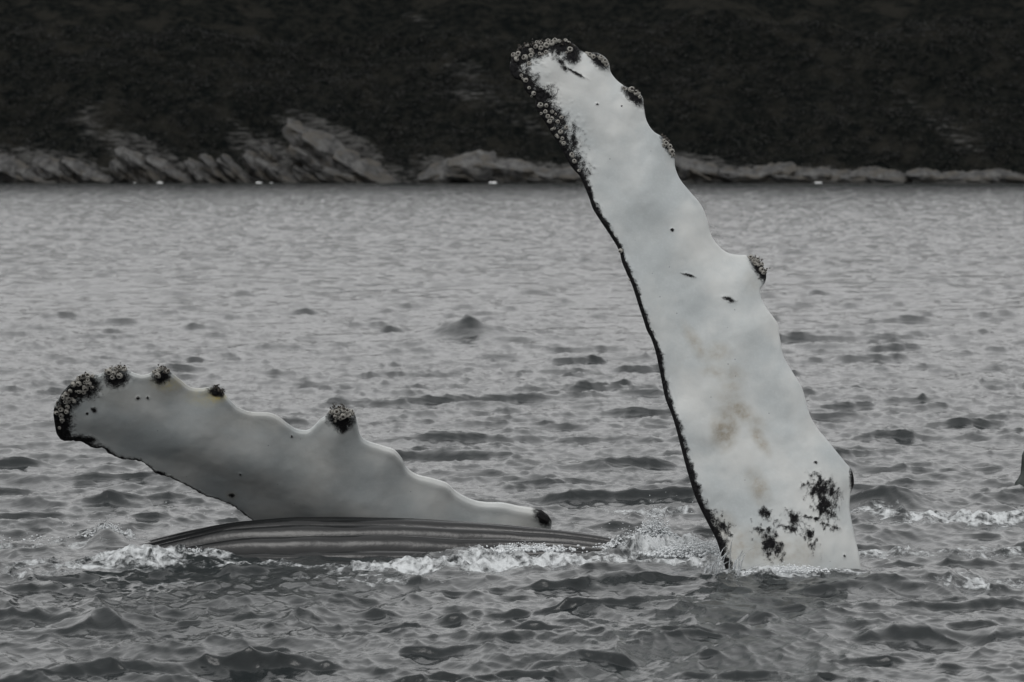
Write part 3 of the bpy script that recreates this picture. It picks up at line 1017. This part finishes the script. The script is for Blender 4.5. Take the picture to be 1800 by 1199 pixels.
# ------------------------------------------------------------------ splashes
def splash(name, label, centres, seed):
    r = np.random.default_rng(seed)
    vs, fs = [], []
    ico = [(0, 0, 1), (.894, 0, .447), (.276, .851, .447), (-.724, .526, .447), (-.724, -.526, .447), (.276, -.851, .447),
           (.724, .526, -.447), (-.276, .851, -.447), (-.894, 0, -.447), (-.276, -.851, -.447), (.724, -.526, -.447), (0, 0, -1)]
    icf = [(0, 1, 2), (0, 2, 3), (0, 3, 4), (0, 4, 5), (0, 5, 1), (1, 6, 2), (2, 7, 3), (3, 8, 4), (4, 9, 5), (5, 10, 1),
           (2, 6, 7), (3, 7, 8), (4, 8, 9), (5, 9, 10), (1, 10, 6), (6, 11, 7), (7, 11, 8), (8, 11, 9), (9, 11, 10), (10, 11, 6)]
    ico = np.array(ico)

    def blob(c, s, el=(1, 1, 1)):
        i = len(vs)
        for p in ico * np.array(el) * s * (1 + r.uniform(-.3, .3, (12, 1))):
            vs.append(tuple(c + p))
        for f in icf:
            fs.append((f[0] + i, f[1] + i, f[2] + i))
    for (px, py, z0, w, h, nblob, smin, smax) in centres:
        c = on_water(float(px), float(py))
        for _ in range(nblob):
            u = r.normal(0, 0.45)
            v = r.normal(0, 0.45)
            hh = abs(r.normal(0, 0.5)) * math.exp(-u * u * 1.5)
            blob(c + np.array([u * w, v * w * 0.6, z0 + hh * h]), r.uniform(smin, smax) * (1.2 - min(hh, 1.0) * 0.7), (r.uniform(.8, 1.8), 1, r.uniform(.5, 1.2)))
    return vs, fs, blob, r


def finish_stuff(name, label, vs, fs, mat):
    m = bpy.data.meshes.new(name)
    m.from_pydata(vs, [], fs)
    m.materials.append(mat)
    m.update()
    m.shade_smooth()
    link(name, m, kind="stuff", label=label)


# froth pile between belly and tall flipper, and smaller ones
vs, fs, blob, r = splash("froth", "", [
    (1150, 968, 0.07, 0.17, 0.17, 2600, .003, .011), (1110, 975, 0.05, 0.22, 0.10, 1200, .003, .011), (1215, 985, 0.04, 0.30, 0.10, 1600, .003, .011),
    (1300, 998, 0.02, 0.14, 0.10, 300, .003, .012), (1390, 1008, 0.02, 0.26, 0.035, 700, .003, .009),
    (930, 983, 0.07, 0.35, 0.04, 500, .003, .010), (190, 950, 0.04, 0.14, 0.10, 500, .003, .009), (345, 978, 0.03, 0.2, 0.03, 160, .003, .008), (240, 985, 0.01, 0.3, 0.03, 160, .003, .008),
    (80, 950, 0.0, 0.5, 0.04, 60, .002, .007)], 5)
finish_stuff("froth", "white froth heaped beside the tall flipper and along the belly", vs, fs, M_FROTH)

# jets of water thrown up at the foot of the tall flipper
vs, fs = [], []
r = np.random.default_rng(11)
for i in range(34):
    px = r.uniform(1235, 1325)
    base = on_water(px, r.uniform(1003, 1012))
    h = r.uniform(0.06, 0.30) * (1 - abs(px - 1272) / 90)
    lean = r.uniform(-0.05, 0.16) + 0.05
    w = r.uniform(0.003, 0.011)
    n = 7
    i0 = len(vs)
    for k in range(n):
        t = k / (n - 1)
        c = np.array([base[0] + lean * t * t, base[1] - 0.03 + 0.02 * math.sin(3 * t + i), base[2] - 0.03 + h * (1.6 * t - 0.6 * t * t)])
        ww = w * (1 - t) ** 0.6 * (1 + 0.35 * math.sin(9 * t + i)) + 0.001
        for a in range(5):
            an = 2 * math.pi * a / 5
            vs.append((c[0] + ww * math.cos(an), c[1] + ww * 0.7 * math.sin(an), c[2]))
    for k in range(n - 1):
        for a in range(5):
            fs.append((i0 + k * 5 + a, i0 + k * 5 + (a + 1) % 5, i0 + (k + 1) * 5 + (a + 1) % 5, i0 + (k + 1) * 5 + a))
finish_stuff("water_jets", "thin jets of water thrown up at the foot of the tall flipper", vs, fs, M_SPRAY)

# loose drops
vs, fs, blob, r = splash("drops", "", [
    (1180, 950, 0.10, 0.45, 0.35, 70, .002, .005), (1280, 985, 0.08, 0.30, 0.35, 90, .002, .005), (190, 940, 0.05, 0.4, 0.2, 20, .002, .004),
    (420, 905, 0.02, 0.9, 0.10, 16, .002, .004)], 9)
finish_stuff("water_drops", "loose drops of spray above the foam", vs, fs, M_FROTH)


# ------------------------------------------------------------------ far shore
SHORE = 450.0
KM = SHORE / F      # metres per photograph pixel there


def sx_(px):
    return (px - CX) * KM


def sz_(py):
    return CAM_H + (282.0 - py) * KM


def hill_z(X, D):
    """height of the ground D metres behind the shoreline"""
    shape = 0.95 * D + 0.05 * D ** 1.15
    shape = shape * (1 + 0.10 * fbm(X / 60, D / 50, 3, 41))
    lumps = 1.6 * fbm(X / 14, D / 9, 4, 43) * sstep(0, 12, D) + 0.5 * fbm(X / 3.2, D / 2.6, 3, 47) * sstep(0, 3, D)
    return 34 * (1 - np.exp(-(shape / 34) ** 1.3)) + lumps - 0.8


def rock_mask(X, Z):
    f = np.zeros_like(X)
    for (px, py, rx, ry, ang, k) in [(60, 300, 110, 30, 8, .95), (140, 215, 34, 26, 60, .45), (125, 195, 60, 8, -25, .4), (260, 290, 90, 26, 30, 1.0), (470, 285, 70, 28, 30, .95), (590, 265, 95, 30, 30, 1.0), (650, 305, 70, 16, 20, .9),
                                     (850, 300, 110, 20, 3, 1.0), (1000, 308, 90, 14, 3, .8), (820, 120, 60, 26, 35, .34), (830, 165, 80, 18, 5, .36), (740, 18, 60, 12, 18, .32), (1240, 298, 80, 20, 8, .9),
                                     (1400, 308, 170, 12, 3, .7), (1700, 235, 60, 24, 40, .35), (1630, 165, 30, 12, 40, .3), (1600, 312, 120, 8, 0, .5), (930, 215, 60, 16, 25, .3), (1210, 130, 40, 14, 10, .25), (440, 250, 60, 12, 35, .5)]:
        x0, z0 = sx_(px), sz_(py)
        c, s = math.cos(math.radians(-ang)), math.sin(math.radians(-ang))
        u = ((X - x0) * c + (Z - z0) * s) / (rx * KM)
        v = (-(X - x0) * s + (Z - z0) * c) / (ry * KM)
        f = np.maximum(f, (k + 0.15) * np.exp(-0.6 * (u * u + v * v)))
    low = sstep(2.0, 0.4, Z + 0.8 * fbm(X / 6, Z / 3, 3, 51)) * 0.5
    return np.maximum(f, low)


def build_hill():
    xs = np.concatenate([-90 - 800 * np.linspace(1, 0, 40, endpoint=False) ** 1.8, np.linspace(-90, 90, 560), 90 + 800 * np.linspace(0, 1, 41)[1:] ** 1.8])
    ds = np.concatenate([np.linspace(-6, 34, 170), 34 + 420 * np.linspace(0, 1, 60)[1:] ** 1.5])
    Dg, Xg = np.meshgrid(ds, xs, indexing='ij')
    Z = np.where(Dg < 0, Dg * 0.6 - 0.8, hill_z(Xg, np.maximum(Dg, 0)))
    rk = rock_mask(Xg, Z)
    q = Xg * math.sin(math.radians(36)) + Z * math.cos(math.radians(36))
    saw = (q / 1.5 + 0.4 * vnoise(Xg / 7, Z / 5, 3)) % 1.0
    Z = Z + sstep(0.35, 0.7, rk) * ((saw ** 1.5) * 0.9 + 0.4 * fbm(Xg / 1.5, Z / 0.8, 3, 53))
    coast = 3.5 * fbm(Xg / 22, Xg * 0 + 0.3, 3, 57) + sstep(90, 900, np.abs(Xg)) * -260
    V = np.stack([Xg, SHORE + 3 + Dg + coast, Z], -1).reshape(-1, 3)
    me = mesh_np("hillside", V, grid_quads(*Xg.shape), [M_HILL])
    set_attr(me, "rock", rk)
    link("hillside", me, kind="structure", label="dark heather covered hillside rising from the far shore")
    return Xg, Dg, V.reshape(*Xg.shape, 3), rk


HX, HD, HV, HR = build_hill()


def shrubs():
    r = np.random.default_rng(21)
    vs, fs = [], []
    nr_, nc_ = HX.shape
    I = r.integers(8, 168, 7000)
    J = r.integers(42, 598, 7000)
    cs = HV[I, J]
    ok = (HR[I, J] < 0.42) & (cs[:, 2] > 1.2)
    cs = cs[ok]
    nl = 20
    n = len(cs)
    size = r.uniform(0.35, 1.0, n)
    C = np.repeat(cs, nl, 0) + r.normal(0, 0.45, (n * nl, 3)) * np.repeat(size, nl)[:, None] * np.array([1.2, 1.0, 0.75]) + np.array([0, 0, 0.25])
    a = r.normal(size=(n * nl, 3))
    b = r.normal(size=(n * nl, 3))
    a /= np.linalg.norm(a, axis=1)[:, None]
    b /= np.linalg.norm(b, axis=1)[:, None]
    s = (np.repeat(size, nl) * r.uniform(0.10, 0.28, n * nl))[:, None]
    V = np.stack([C - a * s, C + a * s, C + b * s * 1.3], 1).reshape(-1, 3)
    T = np.arange(len(V)).reshape(-1, 3)
    me = mesh_np("shrubs", V, np.zeros((0, 4)), [M_SHRUB], T, smooth=False)
    link("shrubs", me, kind="stuff", label="low dark shrubs and heather covering the hillside")


shrubs()


# bedrock outcrops with dipping slabs along the waterline
def slab_mesh(L, W, H, seed):
    """a tapered, rough, bevelled slab lying along +X"""
    r = np.random.default_rng(seed)
    nx, na = 22, 16
    t = np.linspace(0, 1, nx)
    env = np.clip(np.sin(np.pi * np.clip(t * 0.96 + 0.02, 0, 1)), 0, 1) ** 0.25
    a = np.linspace(0, 2 * np.pi, na, endpoint=False)
    e = 0.22
    cy = np.sign(np.cos(a)) * np.abs(np.cos(a)) ** e
    cz = np.sign(np.sin(a)) * np.abs(np.sin(a)) ** e
    T, A = np.meshgrid(t, a, indexing='ij')
    ox = seed * 3.1
    n1 = fbm(T * L / 1.3 + ox, A * 1.3, 4, 61, 0.6)
    n2 = fbm(T * L / 4.0 + ox, A * 0.7, 2, 63)
    s = env[:, None] * (1 + 0.42 * n1 + 0.35 * n2)
    V = np.stack([(T - 0.5) * L + 0.3 * n1, cy[None, :] * W / 2 * s, cz[None, :] * H / 2 * s], -1)
    return V.reshape(-1, 3), grid_quads(nx, na, wrap=True)


OUTCROPS = [
    # label, list of (px, py, length px, thickness px, dip degrees)
    ("low dark rocks at the left end of the far shore", [(25, 308, 90, 22, 22), (60, 312, 80, 16, 18), (8, 290, 50, 22, 30)]),
    ("short stepped rocks left of the long diagonal slabs on the far shore", [(105, 308, 90, 20, 24), (140, 300, 80, 14, 28), (75, 292, 46, 14, 30), (165, 314, 60, 12, 16)]),
    ("long pale diagonal slabs rising from the water on the left shore", [(238, 294, 100, 15, 38), (258, 300, 110, 12, 36), (222, 303, 70, 14, 40), (290, 304, 90, 12, 34), (312, 312, 60, 10, 26)]),
    ("cluster of thin upended rock fins above the left shoreline", [(352, 304, 70, 9, 40), (380, 300, 80, 10, 42), (408, 296, 60, 9, 48), (415, 308, 90, 12, 36), (442, 288, 44, 10, 55), (372, 314, 70, 9, 26)]),
    ("leaning rock slabs just left of the big shore spur", [(455, 296, 80, 12, 42), (480, 304, 80, 12, 38), (500, 310, 70, 10, 30), (470, 270, 40, 9, 45)]),
    ("broad rocky spur sloping down to the water in the middle left", [(560, 262, 150, 24, 33), (600, 282, 170, 22, 31), (560, 292, 130, 20, 30), (640, 302, 130, 20, 27), (590, 308, 120, 16, 22), (535, 240, 90, 14, 36), (545, 308, 70, 12, 28)]),
    ("smooth pale rock hump at the waterline left of the tall flipper", [(810, 298, 130, 22, -14), (860, 298, 150, 28, 3), (915, 302, 140, 22, 10), (880, 310, 180, 14, 1), (765, 308, 60, 12, -10)]),
    ("low flat rock ledge at the foot of the hill behind the flipper", [(985, 310, 120, 13, 4), (1040, 312, 90, 10, 2)]),
    ("pale sloping rock at the waterline right of the tall flipper", [(1215, 300, 80, 20, 24), (1245, 306, 90, 18, 16), (1190, 296, 50, 14, 30)]),
    ("low rounded rocks along the right shoreline", [(1310, 308, 90, 14, 4), (1360, 306, 80, 16, -8), (1400, 310, 90, 12, 6)]),
    ("flat pale rocks near the white surf on the right shore", [(1450, 310, 90, 12, 5), (1510, 310, 100, 14, -3), (1565, 313, 80, 9, 4)]),
    ("small rocks at the right end of the far shore", [(1635, 311, 80, 10, 5), (1700, 313, 90, 8, 0), (1770, 312, 80, 11, 8)]),
]
sd = 0
for label, slabs in OUTCROPS:
    root = bpy.data.objects.new("rock_outcrop", None)
    COL.objects.link(root)
    x0 = np.mean([s[0] for s in slabs])
    root.location = (sx_(x0), SHORE + 2, 0)
    root["label"] = label
    root["category"] = "rock outcrop"
    root["group"] = "rock outcrops along the far shore"
    for (px, py, Lp, tp_, dip) in slabs:
        sd += 1
        L, H = Lp * KM, tp_ * KM
        V, q = slab_mesh(L, max(2.5, H * 2.2), H, sd)
        me = mesh_np("rock_slab", V, q, [M_ROCK])
        o = link("rock_slab", me, parent=root)
        z = sz_(py)
        o.location = (sx_(px) - root.location.x, max(0.0, z * 0.8) + random.uniform(-0.4, 0.4) - 0.5, z)
        o.rotation_euler = (math.radians(random.uniform(18, 40)), math.radians(dip), math.radians(random.uniform(-12, 12)))

# small white patches of surf against the rocks
vs, fs = [], []
r = np.random.default_rng(4)
for px, w in ((288, 3), (291, 4), (460, 4), (465, 3), (483, 2.5), (863, 4), (869, 5), (1428, 4), (1433, 4), (246, 2)):
    x = sx_(px)
    i = len(vs)
    n = 12
    for rr_, hh in ((1.0, 0.0), (0.7, 0.7), (0.3, 1.0)):
        for k in range(n):
            a = 2 * math.pi * k / n
            vs.append((x + rr_ * w * KM * math.cos(a) * r.uniform(.8, 1.2), SHORE - 6 + rr_ * 1.0 * math.sin(a), 0.05 + hh * w * 0.028 * r.uniform(.7, 1.3)))
    for j in range(2):
        for k in range(n):
            fs.append((i + j * n + k, i + j * n + (k + 1) % n, i + (j + 1) * n + (k + 1) % n, i + (j + 1) * n + k))
    fs.append(tuple(i + 2 * n + k for k in range(n)))
finish_stuff("surf", "small white patches of surf breaking on the far rocks", vs, fs, M_SURF)
